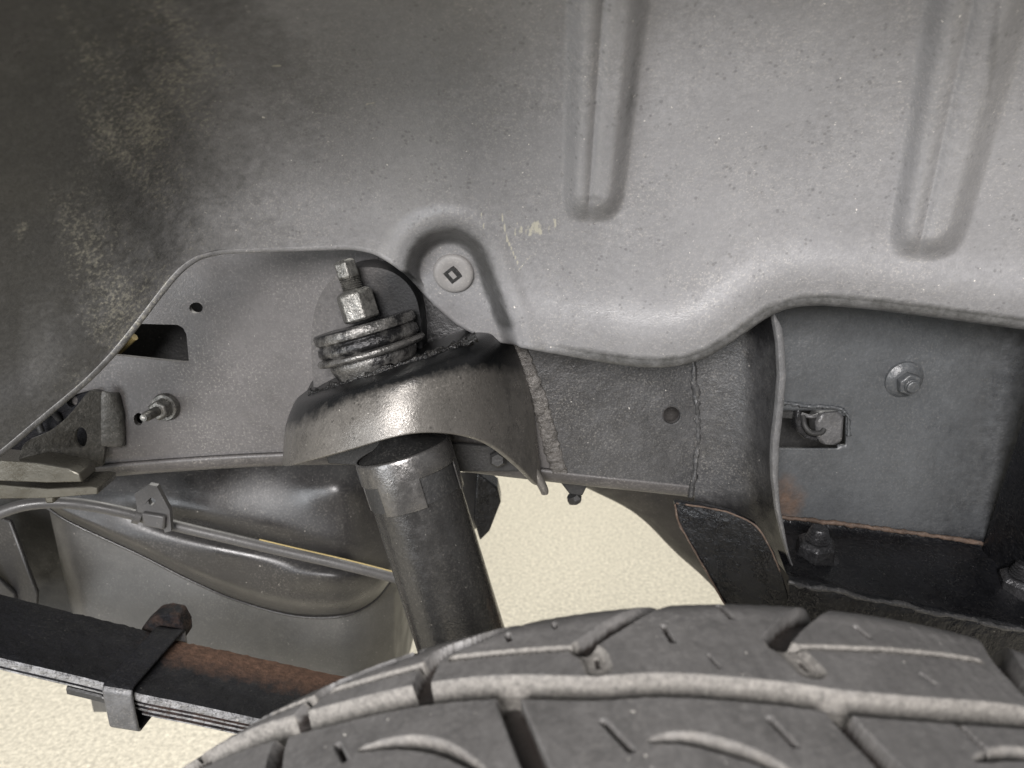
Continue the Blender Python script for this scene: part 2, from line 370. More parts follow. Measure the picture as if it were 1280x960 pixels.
# ------------------------------------------------------------------ parts seen through and under the rail
cab = thing('cable', 'short pale yellow cable end inside the slotted hole', 'cable', at(155, 432, 0.66))
sweep('sheath', [at(132, 452, 0.668), at(146, 441, 0.66), at(158, 430, 0.655), at(168, 421, 0.652)], 0.0032, M['yellow'], cab)
nub = thing('hanging_clip', 'small dark clip hanging under the rail beside the bracket tip', 'clip', at(715, 628, 0.66))
plate('strap', [(698, 600), (736, 604), (728, 620), (712, 618)], 0.655, 0.012, M['dark'], nub)
lathe('knob', at(716, 618, 0.66), (0.4, 0, -1), [(0, 0.006), (0.004, 0.0085), (0.008, 0.006), (0.010, 0)], M['dark'], nub, seg=9, jitter=0.25)
cross = thing('crossmember', 'dark brown crossmember sloping down beyond the rail', 'crossmember', at(820, 650, 0.95))
rows = []
sil = catmull([(690, 585), (735, 606), (775, 626), (805, 648), (840, 684), (876, 716), (912, 756), (960, 820), (1040, 900)], 4)
for i, (x, y) in enumerate(sil):
    p = at(x, y, 0.95); r = []
    for k in range(9):
        a = R_(-60 + 180 * k / 8); r.append(p + Vector((0.05 * (1 - math.cos(a - R_(30))), -0.07 * math.sin(a - 0.52), 0.05 * (1 - math.cos(a - 0.52)))))
    r.append(r[-1] + Vector((0.25, -0.02, 0.12))); rows.append(r)
loft('shell', rows, M['brown'], cross, solid=0.004, subsurf=1)

# ------------------------------------------------------------------ fuel tank
tank = thing('fuel_tank', 'big grey plastic fuel tank with dark upper shell under the rail', 'fuel tank', at(280, 840, 0.8))
n, m_ = 110, 70
px = np.linspace(-60, 496, n)
yb = smooth_curve([-80, 55, 75, 110, 180, 230, 280, 330, 370, 405, 440, 468, 484, 497], [606, 628, 645, 662, 694, 720, 743, 760, 769, 771, 767, 752, 735, 705], px, 9)
v = np.linspace(0, 1, m_)
PX = np.repeat(px[:, None], m_, 1); YB = np.repeat(yb[:, None], m_, 1)
PY = 545 + (YB - 545) * v[None]
right = sstep(400, 497, PX)
Y = 0.80 - 0.045 * np.sin(np.clip((PY - 545) / 230, 0, 1) * math.pi * 0.8)
Y += 0.05 * right ** 2 + 0.03 * np.clip((v[None] - 0.9) / 0.1, 0, 1) ** 2.2
trough = 662 + 0.28 * (PX - 200) * (PX > -100)
Y += 0.012 * np.exp(-((PY - (640 + 0.22 * (PX - 150))) / 14) ** 2) * sstep(120, 260, PX) * (1 - 0.3 * right)
Y -= 0.010 * np.exp(-((PY - 610) / 26) ** 2) * np.exp(-((PX - 420) / 40) ** 2)
Y -= 0.012 * np.exp(-((PY - 722) / 16) ** 2) * np.exp(-((PX - 415) / 60) ** 2)
P = atn(PX, PY, Y)
lip = P[:, -1:] + np.array([0, 0.012, -0.004]); back = P[:, -1:] + np.array([0, 0.10, -0.004])
P = np.concatenate([P[:, :1] + np.array([0, 0.12, 0.0]), P, lip, back], 1)
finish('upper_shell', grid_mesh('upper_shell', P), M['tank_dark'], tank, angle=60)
# seam flange under the dark shell
seam = [at(x, y + 2, 0.80 + 0.05 * float(sstep(400, 497, x)) ** 2) for x, y in list(zip(px, yb))[22::2]]
sweep('seam_flange', seam, 0.0017, M['tank_dark'], tank, seg=8)
px = np.linspace(72, 606, 120); v = np.linspace(0, 1, 60)
PX = np.repeat(px[:, None], 60, 1)
ytop = 590 + 0 * PX
PY = ytop + (890 - ytop) * v[None]
Rt = 606 - 112 * sstep(640, 745, PY) ; Lf = 62 + 0.22 * np.clip(PY - 640, 0, 300)
PX = Lf + (Rt - Lf) * ((px[:, None] - 72) / 534)
u = (px[:, None] - 72) / 534
Y = 0.835 + 0.06 * np.clip((u - 0.82) / 0.18, 0, 1) ** 2 + 0.02 * np.clip((0.05 - u) / 0.05, 0, 1) ** 2 - 0.012 * sstep(680, 790, PY + 0.06 * (PX - 100)) + 0.03 * sstep(800, 880, PY)
P = atn(PX, PY, Y)
P = np.concatenate([P[:1] + np.array([-0.004, 0.30, 0]), P, P[-1:] + np.array([0.006, 0.2, 0])], 0)
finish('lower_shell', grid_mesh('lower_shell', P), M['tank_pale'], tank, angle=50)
plate('strap', [(596, 590), (622, 610), (626, 628), (612, 664), (600, 676), (592, 650)], 0.86, 0.03, M['black'], tank, bevel=0.002)
plate('skid_flange', [(-60, 625), (12, 652), (46, 742), (44, 790), (-60, 760)], lambda x, y: 0.82 - 0.0005 * (x + 60), 0.006, M['tank_dark'], tank, bevel=0.002)
plate('skid_rib', [(-40, 690), (18, 742), (26, 770), (-40, 770)], 0.775, 0.006, M['tank_dark'], tank, bevel=0.002)
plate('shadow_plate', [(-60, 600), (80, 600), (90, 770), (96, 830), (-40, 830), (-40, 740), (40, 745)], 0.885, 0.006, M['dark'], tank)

# ------------------------------------------------------------------ fuel line with its clip
fl = thing('fuel_line', 'thin grey fuel line with a yellow stripe crossing the tank', 'fuel line', at(240, 660, 0.72))
lp = catmull([(-60, 668, .66), (0, 641, .672), (40, 630, .68), (90, 629, .69), (150, 639, .70), (215, 656, .712), (300, 676, .722), (360, 690, .73), (430, 706, .737), (500, 724, .745), (560, 742, .75)], 8)
sweep('pipe', [at(*p) for p in lp], 0.0056, M['line'], fl, seg=14)
sweep('yellow_trace', [at(p[0], p[1], p[2]) + Vector((0, 0.0014, 0.0052)) for p in lp if 320 < p[0] < 520], 0.0013, M['yellow'], fl, seg=8)
ck = plate('line_clip', [(168, 617), (176, 612), (186, 606), (196, 608), (212, 638), (214, 664), (206, 666), (200, 648), (190, 643), (172, 640)], 0.694, 0.006, M['line'], fl, [circle_px(190, 627, 4.5, 12, 5)], bevel=0.0015)
plate('clip_band', [(176, 641), (206, 646), (205, 663), (178, 657)], 0.689, 0.02, M['line'], fl, bevel=0.002)
lathe('clip_collar', at(176, 645, .703), at(215, 656, .712) - at(176, 645, .703), [(-0.006, 0.0055), (-0.006, 0.0085), (0.0, 0.0085), (0.0, 0.0055)], M['line'], fl, seg=20)

# ------------------------------------------------------------------ left bracket and plates
lb = thing('gusset_bracket', 'small dusty triangular gusset bracket with one oval hole', 'bracket', at(90, 580, 0.58))
tilt = lambda x, y: 0.555 + 0.0005 * (x - 20)
up = catmull([(24, 572), (32, 553), (58, 541), (80, 525), (97, 506), (108, 492), (116, 488), (127, 490)], 4)
plate('web', [tuple(p) for p in up] + [(130, 520), (132, 552), (128, 582), (80, 596), (24, 590)], tilt, 0.004, M['left_bracket'], lb, [circle_px(101, 547, 8, 18, 13)], bevel=0.0012)
rows = []
for k in range(8):
    y = 488 + k * 10; w = 20 + random.uniform(-5, 6) - (6 if k == 0 else 0)
    rows.append([at(124, y, 0.611), at(130, y, 0.609), at(139, y + 2, 0.6115 + random.uniform(-.001, .001)), at(128 + w, y + random.uniform(-3, 3), 0.6145), at(133 + w, y, 0.621)])
loft('weld_tab', rows, M['left_bracket'], lb, solid=0.004, subsurf=2)
sweep('hook', [at(*p) for p in catmull([(52, 540, .60), (48, 526, .60), (54, 516, .6), (66, 516, .605), (74, 524, .61)], 5)], 0.0025, M['dark'], lb, seg=10)
plate('back_flange', [(10, 560), (40, 520), (78, 498), (116, 488), (122, 530), (118, 580), (60, 580)], 0.612, 0.004, M['leaf_top'], lb, [circle_px(90, 501, 7, 12, 8)])  # near-black backing, puts the shade inside the web's oval hole
sp = thing('stop_plate', 'flat dusty steel plates stacked below the triangular gusset', 'plate', at(60, 615, 0.56))
def slab(name, pts, Y, th, rise, m):                              # plate seen on its thick front edge, top running back
    return plate(name, pts, Y, th, m, sp, bevel=0.0018)
slab('upper_plate', [(-260, 566), (-20, 574), (50, 579), (88, 586), (99, 592), (103, 603), (60, 604), (-20, 601), (-260, 598)], 0.552, 0.022, 0, M['left_plate'])
slab('lower_plate', [(-260, 603), (0, 606), (60, 611), (112, 608), (122, 610), (122, 618), (60, 623), (0, 624), (-260, 622)], 0.556, 0.03, 0, M['left_plate'])
slab('rivet', [(54, 616), (68, 616), (67, 630), (56, 630)], 0.558, 0.012, 0, M['left_plate'])

# ------------------------------------------------------------------ leaf spring
leaf = thing('leaf_spring', 'dark leaf spring pack with a rusty patch on top', 'leaf spring', at(150, 870, 0.55))
ft = catmull([(-260, 765), (-120, 794), (0, 824), (60, 838), (122, 853), (171, 868), (235, 881), (300, 895), (380, 912), (470, 930)], 4)
YA = 0.545
def band(dz0, dz1, dy0, dy1, mats, name, x1=999, x0=-999):
    top_f = [at(x, y, YA) for x, y in ft if x0 <= x <= x1]
    bm = bmesh.new(); rings = []
    for p in top_f:
        rings.append([bm.verts.new(p + Vector((0, dy, dz))) for dy, dz in ((dy0 + .0015, dz0), (dy0, dz0 - .0015), (dy0, dz1 + .0015), (dy0 + .0015, dz1), (dy1, dz1), (dy1, dz0))])
    for A, B in zip(rings, rings[1:]):
        for k in range(6): bm.faces.new((A[k], A[(k + 1) % 6], B[(k + 1) % 6], B[k]))
    bm.faces.new(rings[0][::-1]); bm.faces.new(rings[-1])
    me = from_bm(bm, name)
    add_attr(me, 'mask', lambda c: float(sstep(at(120, 800, .6).x, at(240, 810, .6).x, c.x)) * (0.45 + 0.6 * float(sstep(YA + 0.035, YA + 0.075, c.y))) if c.z > 0 else 0)
    o = finish(name, me, mats[0], leaf, angle=40)
    if len(mats) > 1:
        me.materials.append(mats[1])
        for p in me.polygons:
            if p.normal.y < -0.75: p.material_index = 1
    return o
# rows across the top so the rust can vary over its width
def top_leaf():
    bm = bmesh.new(); rings = []
    xs = [q for q in catmull([tuple(p) for p in ft], 3)]
    prof = [(0.0015, -0.0076), (0, -0.0065), (0, -0.0015), (0.0015, 0)] + [(0.002 + 0.0735 * k / 12, 0.0004 * math.sin(k)) for k in range(1, 12)] + [(0.0760, -0.002), (0.0760, -0.0076)]
    for x, y in xs:
        p = at(x, y, YA)
        rings.append([bm.verts.new(p + Vector((0, dy + (random.uniform(-.0006, .0006) if dy > .07 else 0), dz + (random.uniform(-.0004, .0004) if dy > .003 else 0)))) for dy, dz in prof])
    for A, B in zip(rings, rings[1:]):
        for k in range(len(prof)): bm.faces.new((A[k], A[(k + 1) % len(prof)], B[(k + 1) % len(prof)], B[k]))
    me = from_bm(bm, 'leaf')
    xa, xb = at(125, 800, .6).x, at(235, 810, .6).x
    add_attr(me, 'mask', lambda c: float(sstep(xa, xb, c.x)) * float(sstep(YA + 0.012, YA + 0.07, c.y)) * 0.95)
    o = finish('leaf', me, M['leaf_top'], leaf, angle=40); me.materials.append(M['leaf_side'])
    for p in me.polygons:
        if p.normal.y < -0.5: p.material_index = 1
top_leaf()
band(-0.0082, -0.0128, 0.001, 0.073, (M['leaf_top'], M['leaf_side']), 'leaf')
band(-0.0134, -0.0185, 0.002, 0.073, (M['leaf_top'], M['leaf_side']), 'leaf', x0=110)
band(-0.0192, -0.0235, 0.003, 0.073, (M['leaf_top'], M['leaf_side']), 'leaf', x0=165)
band(-0.0160, -0.0235, 0.003, 0.073, (M['dark'],), 'leaf', x0=74, x1=135)
# clamp round the pack
rows = []
c0 = at(150, 861, YA)
def clamp_strip():
    zt = c0.z + 0.0035; zb = c0.z - 0.036; path = [(0.080, zt - 0.02), (0.080, zt - .002), (0.075, zt), (0.06, zt), (0.0, zt), (-0.0025, zt - 0.0012), (-0.0045, zt - 0.004), (-0.0045, zb + 0.003), (-0.002, zb), (0.03, zb)]
    r = []
    for dx in (-0.0115, -0.009, 0.009, 0.0115):
        r.append([Vector((c0.x + dx + 0.12 * max(0, dy) + 0.03 * (c0.z - z), YA + dy, z - 0.2 * dx)) for dy, z in path])
    return r
cl = loft('clamp', clamp_strip(), M['clamp'], leaf, solid=0.0032, offset=0, subsurf=0, angle=40); cl.modifiers.new('b', 'BEVEL').width = 0.0008
cl.data.materials.append(M['leaf_top'])
for p in cl.data.polygons:
    if abs(p.normal.z) > 0.7: p.material_index = 1
plate('clamp_tab', [(176, 786), (192, 771), (206, 768), (222, 771), (230, 786), (231, 800), (206, 803), (178, 800)], YA + 0.082, 0.02, M['leaf_top'], leaf, bevel=0.002, mask=lambda c: 0.42)

# ------------------------------------------------------------------ shock mount bracket
sb = thing('shock_mount', 'domed grey steel mount holding the shock absorber top', 'shock mount', at(520, 580, 0.56))
s_T = [(386, 489, .600), (392, 494, .57), (420, 486, .540), (470, 470, .520), (530, 450, .520), (580, 432, .545), (606, 422, .575), (622, 420, .600), (636, 424, .614)]
s_A = [(372, 500, .600), (374, 506, .565), (404, 500, .526), (460, 486, .504), (526, 466, .504), (584, 450, .530), (616, 438, .567), (636, 440, .598), (646, 444, .614)]
s_M = [(360, 530, .600), (361, 540, .562), (388, 540, .519), (448, 528, .495), (520, 512, .494), (590, 508, .520), (632, 504, .560), (656, 502, .596), (664, 502, .614)]
s_B = [(357, 578, .600), (358, 583, .562), (382, 578, .516), (440, 562, .491), (520, 541, .489), (596, 549, .514), (642, 580, .553), (668, 606, .592), (676, 604, .614)]
s_K = [(392, 476, .617), (404, 472, .612), (430, 462, .610), (470, 449, .610), (520, 434, .612), (560, 421, .614), (590, 410, .616), (610, 408, .617), (624, 412, .617)]
def mixrow(a, b, t): return [tuple(p[i] * (1 - t) + q[i] * t for i in range(3)) for p, q in zip(a, b)]
rows = [s_K, mixrow(s_K, s_T, .5), mixrow(s_K, s_T, .9), s_T, mixrow(s_T, s_A, .5), s_A, mixrow(s_A, s_M, .5), s_M, mixrow(s_M, s_B, .5), mixrow(s_M, s_B, .96), s_B]
rows = [[tuple(q) for q in catmull(r, 3)] for r in rows]
def grease_tone(c):  # grease fades down from the top rim; both flanks are darker too
    x, y = pix(c)
    line = 492 - 0.31 * (x - 386) if x < 560 else 438 - 0.2 * (x - 560)
    return 1.1 * float(1 - sstep(4, 54, y - line)) + 0.42 * float(sstep(575, 640, x)) + 0.25 * float(sstep(440, 370, x)) * 1.0
# world coords are needed for the mask, so build it before parenting
loft('dome', [[at(*p) for p in r] for r in rows], M['bracket'], sb, solid=0.0042, offset=0, subsurf=2, mask=grease_tone)
tip = [at(*p) for p in catmull([(664, 585, .60), (674, 600, .598), (680, 612, .597), (681, 617, .597)], 4)]
sweep('skirt_tip', tip, lambda t: 0.0045 * (1 - 0.35 * t), M['bracket'], sb, seg=12)
rim = [tuple(q) for q in catmull(s_T, 6)]
bead('grease_ridge', [(p[0], p[1] - 3) for p in rim[4:34]], lambda x, y: float(np.interp(x, [386, 392, 420, 470, 530, 580], [.6, .568, .541, .521, .521, .545])), 0.0028, M['grease_tone'], n=2, parent=sb, jit=0.5)
back = catmull([(392, 484), (389, 440), (391, 400), (400, 370), (416, 348), (440, 336), (474, 335), (500, 346), (518, 368), (526, 400), (528, 440)], 5)
plate('back_tab', [tuple(p) for p in back] + [(526, 465), (450, 490)], 0.578, 0.04, M['tab'], sb, bevel=0.012, mask=lambda c: 0.95 * float(sstep(455, 520, pix(c)[0])) + 0.25)
plate('lapped_sheet', [(470, 318), (650, 318), (640, 440), (560, 452), (505, 450), (498, 380)], 0.613, 0.004, M['frame_rough'], sb, bevel=0.001, mask=lambda c: 0.62)
plate('inner_plate', [(400, 552), (470, 545), (640, 560), (664, 590), (560, 590), (410, 580)], 0.598, 0.004, M['dark'], sb)
lathe('inner_bolt', at(622, 572, 0.592), (0, -1, 0.1), [(0, 0.007), (0.006, 0.007), (0.008, 0.005), (0.008, 0)], M['dark'], sb, seg=6, angle=20)

# ------------------------------------------------------------------ shock absorber
P0, P1 = at(431, 330, 0.566), at(577, 800, 0.528)
AX = (P1 - P0).normalized()
def ax_t(py):
    lo, hi = -0.1, 0.8
    for _ in range(40):
        mid = (lo + hi) / 2
        if row_of(P0 + AX * mid) < py: lo = mid
        else: hi = mid
    return lo
def rp(py, r): return r * depth_of(P0 + AX * ax_t(py)) / F
def prof(lst): return [(ax_t(py), rp(py, r)) for py, r in lst]
sh = thing('shock_absorber', 'black tubular shock absorber standing behind the tire', 'shock absorber', P1)
T0 = ax_t(330)
lathe('stud_head', P0, AX, prof([(325, 0), (325, 11.5), (328, 15), (346, 15), (348, 12)]), M['zinc'], sh, seg=6, twist=0.25, angle=20, bevel=0.0008)
thr = [(345, 11)] + [(346 + 1.3 * k, 13.4 if k % 2 else 11.2) for k in range(20)] + [(372, 11)]
lathe('stud', P0, AX, prof(thr), M['zinc'], sh, seg=20, angle=70)
lathe('nut', P0, AX, prof([(362, 16), (364, 20.5), (367, 24.5), (397, 24.5), (400, 22.5), (401, 15)]), M['zinc'], sh, seg=6, twist=0.42, angle=20, bevel=0.0012)
gm = lambda c: 0.52 + 0.45 * mnoise.noise(c * 90)
lathe('washer', P0, AX, prof([(404, 20), (404, 50), (403.5, 58), (404, 62.5), (406, 64.5), (412, 65), (415.5, 64), (417, 60)]), M['greasy'], sh, seg=64, angle=50, jitter=0.003, mask=lambda c: 0.78 if (c - P0).dot(AX) < ax_t(405.5) else gm(c))
lathe('bushing', P0, AX, prof([(415, 55), (416, 62.5), (418, 60.5), (419, 60.8), (421, 63.5), (428, 64.5), (431, 63), (433, 60), (435, 62)]), M['greasy'], sh, seg=64, angle=50, jitter=0.003, mask=lambda c: gm(c) + 0.2)
lathe('washer', P0, AX, prof([(433, 50), (433.5, 64), (435, 68), (438, 69), (441, 67), (443, 58)]), M['greasy'], sh, seg=64, angle=50, jitter=0.003, mask=lambda c: gm(c) - 0.15)
lathe('lower_bushing', P0, AX, prof([(441, 54), (444, 56), (450, 55), (456, 52), (462, 50), (474, 50)]), M['greasy'], sh, seg=64, angle=50, jitter=0.003, mask=gm)
# tube
lathe('rubber_cap', P0, AX, prof([(535, 20), (548, 26), (556, 40), (560, 50), (562, 56.5), (566, 57), (580, 56)]), M['rubber'], sh, seg=64, angle=60)
lathe('dust_tube', P0, AX, [(ax_t(566) + 0.002 * 0, rp(560, 55.0)), (ax_t(572), rp(572, 57.0))] + prof([(600, 56.9), (640, 56.6), (700, 56.2), (760, 56.0), (820, 56.0), (900, 56.0), (900, 30)]), M['tube'], sh, seg=96, angle=60,
      mask=lambda c: 0.25 + 0.45 * float(sstep(0.02, 0.0345, c.x - (P0 + AX * (c - P0).dot(AX)).x)) * float(sstep(ax_t(620), ax_t(790), (c - P0).dot(AX))))
def collar():
    a, f, s = basis(AX); seg = 180; ts = [ax_t(p) for p in (560.5, 562, 566, 588, 592, 622)]
    r = [rp(562, 58.2), rp(562, 60.4), rp(562, 61.2), rp(580, 61.0), rp(590, 60.9), rp(620, 60.4)]
    bm = bmesh.new(); ring = [[bm.verts.new(P0 + a * t + (f * math.cos(2 * math.pi * k / seg) + s * math.sin(2 * math.pi * k / seg)) * rr) for k in range(seg)] for t, rr in zip(ts, r)]
    def cut(k):
        d = (360 * (k + .5) / seg + 180) % 360 - 180
        d = d if s.x > 0 else -d
        return -84 < d < -29 or 21 < d < 78 or 130 < d < 175 or -175 < d < -130
    for i in range(len(ts) - 1):
        for k in range(seg):
            if i >= 3 and cut(k): continue
            bm.faces.new((ring[i][k], ring[i][(k + 1) % seg], ring[i + 1][(k + 1) % seg], ring[i + 1][k]))
    bmesh.ops.delete(bm, geom=[v for v in bm.verts if not v.link_faces], context='VERTS')
    me = from_bm(bm, 'collar'); return finish('collar', me, M['collar'], sh, angle=45, solid=0.0012, offset=-1, bevel=0.0004)
collar()
lathe('inner_sleeve', P0, AX, prof([(574, 55), (575, 57.8), (619, 57.6), (620, 55)]), M['dark'], sh, seg=96, angle=60)

# ------------------------------------------------------------------ rear hanger: curved flange, panel, shelf
hg = thing('bed_mount', 'blue-grey boxed mount behind the flange at the rail end', 'mount', at(1100, 700, 0.6))
yp = lambda x, y: 0.618 - 0.012 * float(sstep(1215, 1340, x + 0.18 * (y - 480)))
pts = [(930, 340), (1000, 345), (1080, 352), (1160, 360), (1240, 370), (1320, 380), (1520, 400)]
px = np.linspace(925, 1400, 96)
slot_r = (938, 514, 1058, 561)
def panel():
    # grid sheet with a slot left open
    xs = sorted(set(list(np.linspace(925, 1400, 90)) + [1058.0]))
    ys = sorted(set(list(np.linspace(340, 705, 70)) + [513.0, 561.0]))
    P = np.array([[tuple(at(x, y, yp(x, y))) for y in ys] for x in xs])
    bm = bmesh.new(); V = [[bm.verts.new(p) for p in r] for r in P]
    for i in range(len(xs) - 1):
        for j in range(len(ys) - 1):
            cx_, cy_ = (xs[i] + xs[i + 1]) / 2, (ys[j] + ys[j + 1]) / 2
            inside = cx_ < 1058 and 513 < cy_ < 561 and not (cx_ > 1050 and (cy_ > 555 or cy_ < 518))
            if not inside: bm.faces.new((V[i][j], V[i + 1][j], V[i + 1][j + 1], V[i][j + 1]))
    bmesh.ops.delete(bm, geom=[v for v in bm.verts if not v.link_faces], context='VERTS')
    me = from_bm(bm, 'panel')
    def rustm(c):
        x, y = pix(c)
        return 0.75 * math.exp(-((x - 985) / 28) ** 2 - ((y - 625) / 36) ** 2) + 0.05
    add_attr(me, 'mask', rustm)
    def panel_dark(c):  # black undercoat low down; darker towards the right and the top edge
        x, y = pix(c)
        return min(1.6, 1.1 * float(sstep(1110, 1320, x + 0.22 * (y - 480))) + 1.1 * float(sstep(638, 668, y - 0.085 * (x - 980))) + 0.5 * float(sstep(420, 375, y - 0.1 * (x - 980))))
    add_attr(me, 'mask2', panel_dark)
    return finish('panel', me, M['panel'], hg, angle=60, solid=0.004, offset=-1 if me.polygons[0].normal.y < 0 else 1)
panel()
bk = thing('wiring_clip', 'dark moulded wiring clip poking through the rectangular slot', 'clip', at(1020, 540, 0.63))
plate('arm', [(960, 508), (1000, 513), (1000, 524), (960, 522)], 0.626, 0.01, M['dark'], bk, bevel=0.001)
plate('housing', [(1026, 517), (1050, 515), (1056, 522), (1054, 552), (1046, 557), (1028, 556), (1022, 548), (1020, 528)], 0.6165, 0.02, M['clamp'], bk, bevel=0.003, mask=lambda c: 0.0)
plate('latch', [(996, 512), (1001, 512), (1003, 532), (1012, 544), (1024, 548), (1024, 553), (1006, 549), (996, 540), (994, 526)], 0.6185, 0.012, M['nut'], bk, bevel=0.0015, mask=lambda c: 0.0)
sweep('hook', [at(*p) for p in catmull([(1004, 520, .622), (1006, 532, .616), (1014, 541, .614), (1026, 541, .615), (1030, 536, .617)], 5)], 0.0022, M['dark'], bk, seg=10)
sweep('wire', [at(*p) for p in catmull([(1002, 518, .624), (1014, 521, .62), (1022, 519, .622)], 5)], 0.0017, M['clamp'], bk, seg=8)
bead('weld_bead', [(960, 505), (985, 504), (1010, 508), (1030, 508), (1050, 511), (1060, 522), (1061, 545)], 0.6168, 0.0014, M['panel'], n=8, parent=hg, jit=0.5)
plate('slot_back', [(900, 490), (1080, 490), (1080, 590), (900, 590)], 0.665, 0.004, M['dark'], hg)
# flanged bolt on the panel
ab = Vector((0.05, -1, -0.12)); Ob = at(1129, 474, 0.619)
bo = lathe('flange_bolt', Ob, ab, [(0.0, 0.0155), (0.0022, 0.0155), (0.0035, 0.014), (0.0055, 0.0115), (0.006, 0.009)], M['panel'], hg, seg=36, mask=lambda c: 0.0)
lathe('bolt_head', Ob, ab, [(0.005, 0.0095), (0.0115, 0.0095), (0.0125, 0.0085)], M['panel'], bo, seg=6, twist=0.2, angle=20, bevel=0.0007, mask=lambda c: 0.0)
lathe('bolt_end', Ob, ab, [(0.012, 0.0058), (0.0145, 0.0056), (0.0148, 0.005), (0.0165, 0.005), (0.017, 0.0042)], M['panel'], bo, seg=20, mask=lambda c: 0.0)
# curved flange in front of the panel, its cut edge bright
ed = [(374, 966), (392, 968), (420, 972), (470, 974), (520, 968), (560, 964), (600, 967), (640, 974), (680, 983), (705, 992), (730, 1004), (770, 1022)]
ed = [(374, 963), (392, 966), (430, 972), (470, 974), (510, 971), (550, 966), (575, 965), (600, 966), (640, 971), (670, 978), (700, 987), (745, 1004)]
def edge_x(y): return float(np.interp(y, [e[0] for e in ed], [e[1] for e in ed]))
rows = []
for k in range(42):
    v = k / 41; r = []
    for t, yy in ((0, .6155), (.12, .614), (.3, .611), (.5, .606), (.66, .600), (.78, .590), (.88, .576), (.95, .563), (1.0, .552)):
        yend = float(np.interp(t, [0, .3, .6, .8, .92, 1], [630, 640, 660, 688, 716, 742])); y = 372 + (yend - 372) * v
        r.append(at(868 + (edge_x(y) - 868) * t, y, yy))
    rows.append(r)
def flange_shade_spray(c):  # black overspray low down; shade of the forward bend painted near the edge
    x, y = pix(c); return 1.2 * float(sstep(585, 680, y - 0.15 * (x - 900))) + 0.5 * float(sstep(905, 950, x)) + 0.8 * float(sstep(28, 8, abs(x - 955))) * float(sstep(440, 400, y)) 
fl_o = loft('curved_flange', rows, M['frame_rough'], hg, solid=0.0, subsurf=1, mask=flange_shade_spray)
er = []
for y in range(392, 724, 6):
    xe = edge_x(y); k = 0.0; w = 8.5 - 3.5 * float(sstep(560, 640, y)) - 3 * float(sstep(650, 700, y)) - 6 * float(1 - sstep(392, 410, y))
    p = at(xe - 0.4, y, .5518 - 0.012 * k); q = at(xe + w, y, .5525 - 0.012 * k); jt = random.uniform(-.0003, .0003)
    er.append([p + Vector((-.0004, .004, 0)), p, p + Vector((.0004, -.0007 + jt, 0)), (p + q) / 2 + Vector((0, -.001, 0)), q + Vector((-.0004, -.0005 + jt, 0)), q, q + Vector((0.0004, .03, 0)), q + Vector((-.016, .062, 0))])
loft('flange_edge', er, M['edge'], hg, solid=0.0, subsurf=0, angle=50)
# black lower gusset
gus = lambda x, y: 0.592 - 0.00034 * max(0, x - 850) - 0.00006 * (y - 627)
plate('lower_gusset', [(843, 627), (880, 632), (915, 640), (945, 655), (968, 690), (985, 740), (995, 790), (930, 800), (905, 755), (885, 722), (862, 680), (846, 650)], gus, 0.006, M['black'], hg, bevel=0.0012, mask=lambda c: 0.12)
bead('rust_edge', [(845, 629), (880, 634), (915, 642), (945, 658), (962, 684), (975, 715)], lambda x, y: gus(x, y) - 0.001, 0.0007, M['rusty'], n=5, parent=hg, jit=0.4)
bead('rust_edge', [(844, 630), (848, 652), (864, 682), (887, 722), (906, 755)], lambda x, y: gus(x, y) - 0.001, 0.0008, M['rusty'], n=5, parent=hg, jit=0.4)
# shelf, lip
def shelf():
    rows = []
    for k in range(41):
        t = k / 40; x0 = 960 + 440 * t; sag = 4 * math.sin(t * 7) * 0.3
        b = at(x0, 652 + 50 * t, 0.6165); fr = at(985 + 420 * t, 724 + 88 * t + sag, 0.530)
        jt = random.uniform(-.0006, .0006)
        rows.append([b + Vector((0, .0, .004)), b, b.lerp(fr, .25), b.lerp(fr, .5), b.lerp(fr, .75), b.lerp(fr, .93), fr + Vector((0, .002, .003 + jt)), fr + Vector((0, -.002, .0025 + jt)), fr + Vector((0, -.004, -.002)), fr + Vector((0, -.004, -.012)), fr + Vector((0, -.003, -.035)), fr + Vector((0, 0, -.08))])
    return rows
loft('shelf', shelf(), M['black'], hg, solid=0.0, subsurf=1, mask=lambda c: 0.05)
sweep('shelf_lip', [at(985 + 420 * k / 60, 727 + 88 * k / 60 + 1.5 * math.sin(k * .55) , 0.528) + Vector((0, 0, random.uniform(-.0005, .0005))) for k in range(61)], lambda t: 0.0024 * random.uniform(.6, 1.2), M['frame_rough'], hg, seg=8, jitter=0.15, angle=180)
bead('rust_seam', [(970, 646), (1010, 650), (1070, 657), (1130, 665), (1190, 673), (1236, 681)], 0.6140, 0.0019, M['rusty'], n=12, parent=hg, jit=0.12)
plate('side_gusset', [(1330, 380), (1304, 470), (1280, 540), (1254, 620), (1232, 690), (1240, 722), (1300, 760), (1480, 780), (1480, 400)], lambda x, y: 0.606 - 0.0006 * max(0, x - 1232), 0.005, M['black'], hg, bevel=0.002, mask=lambda c: 0.0)
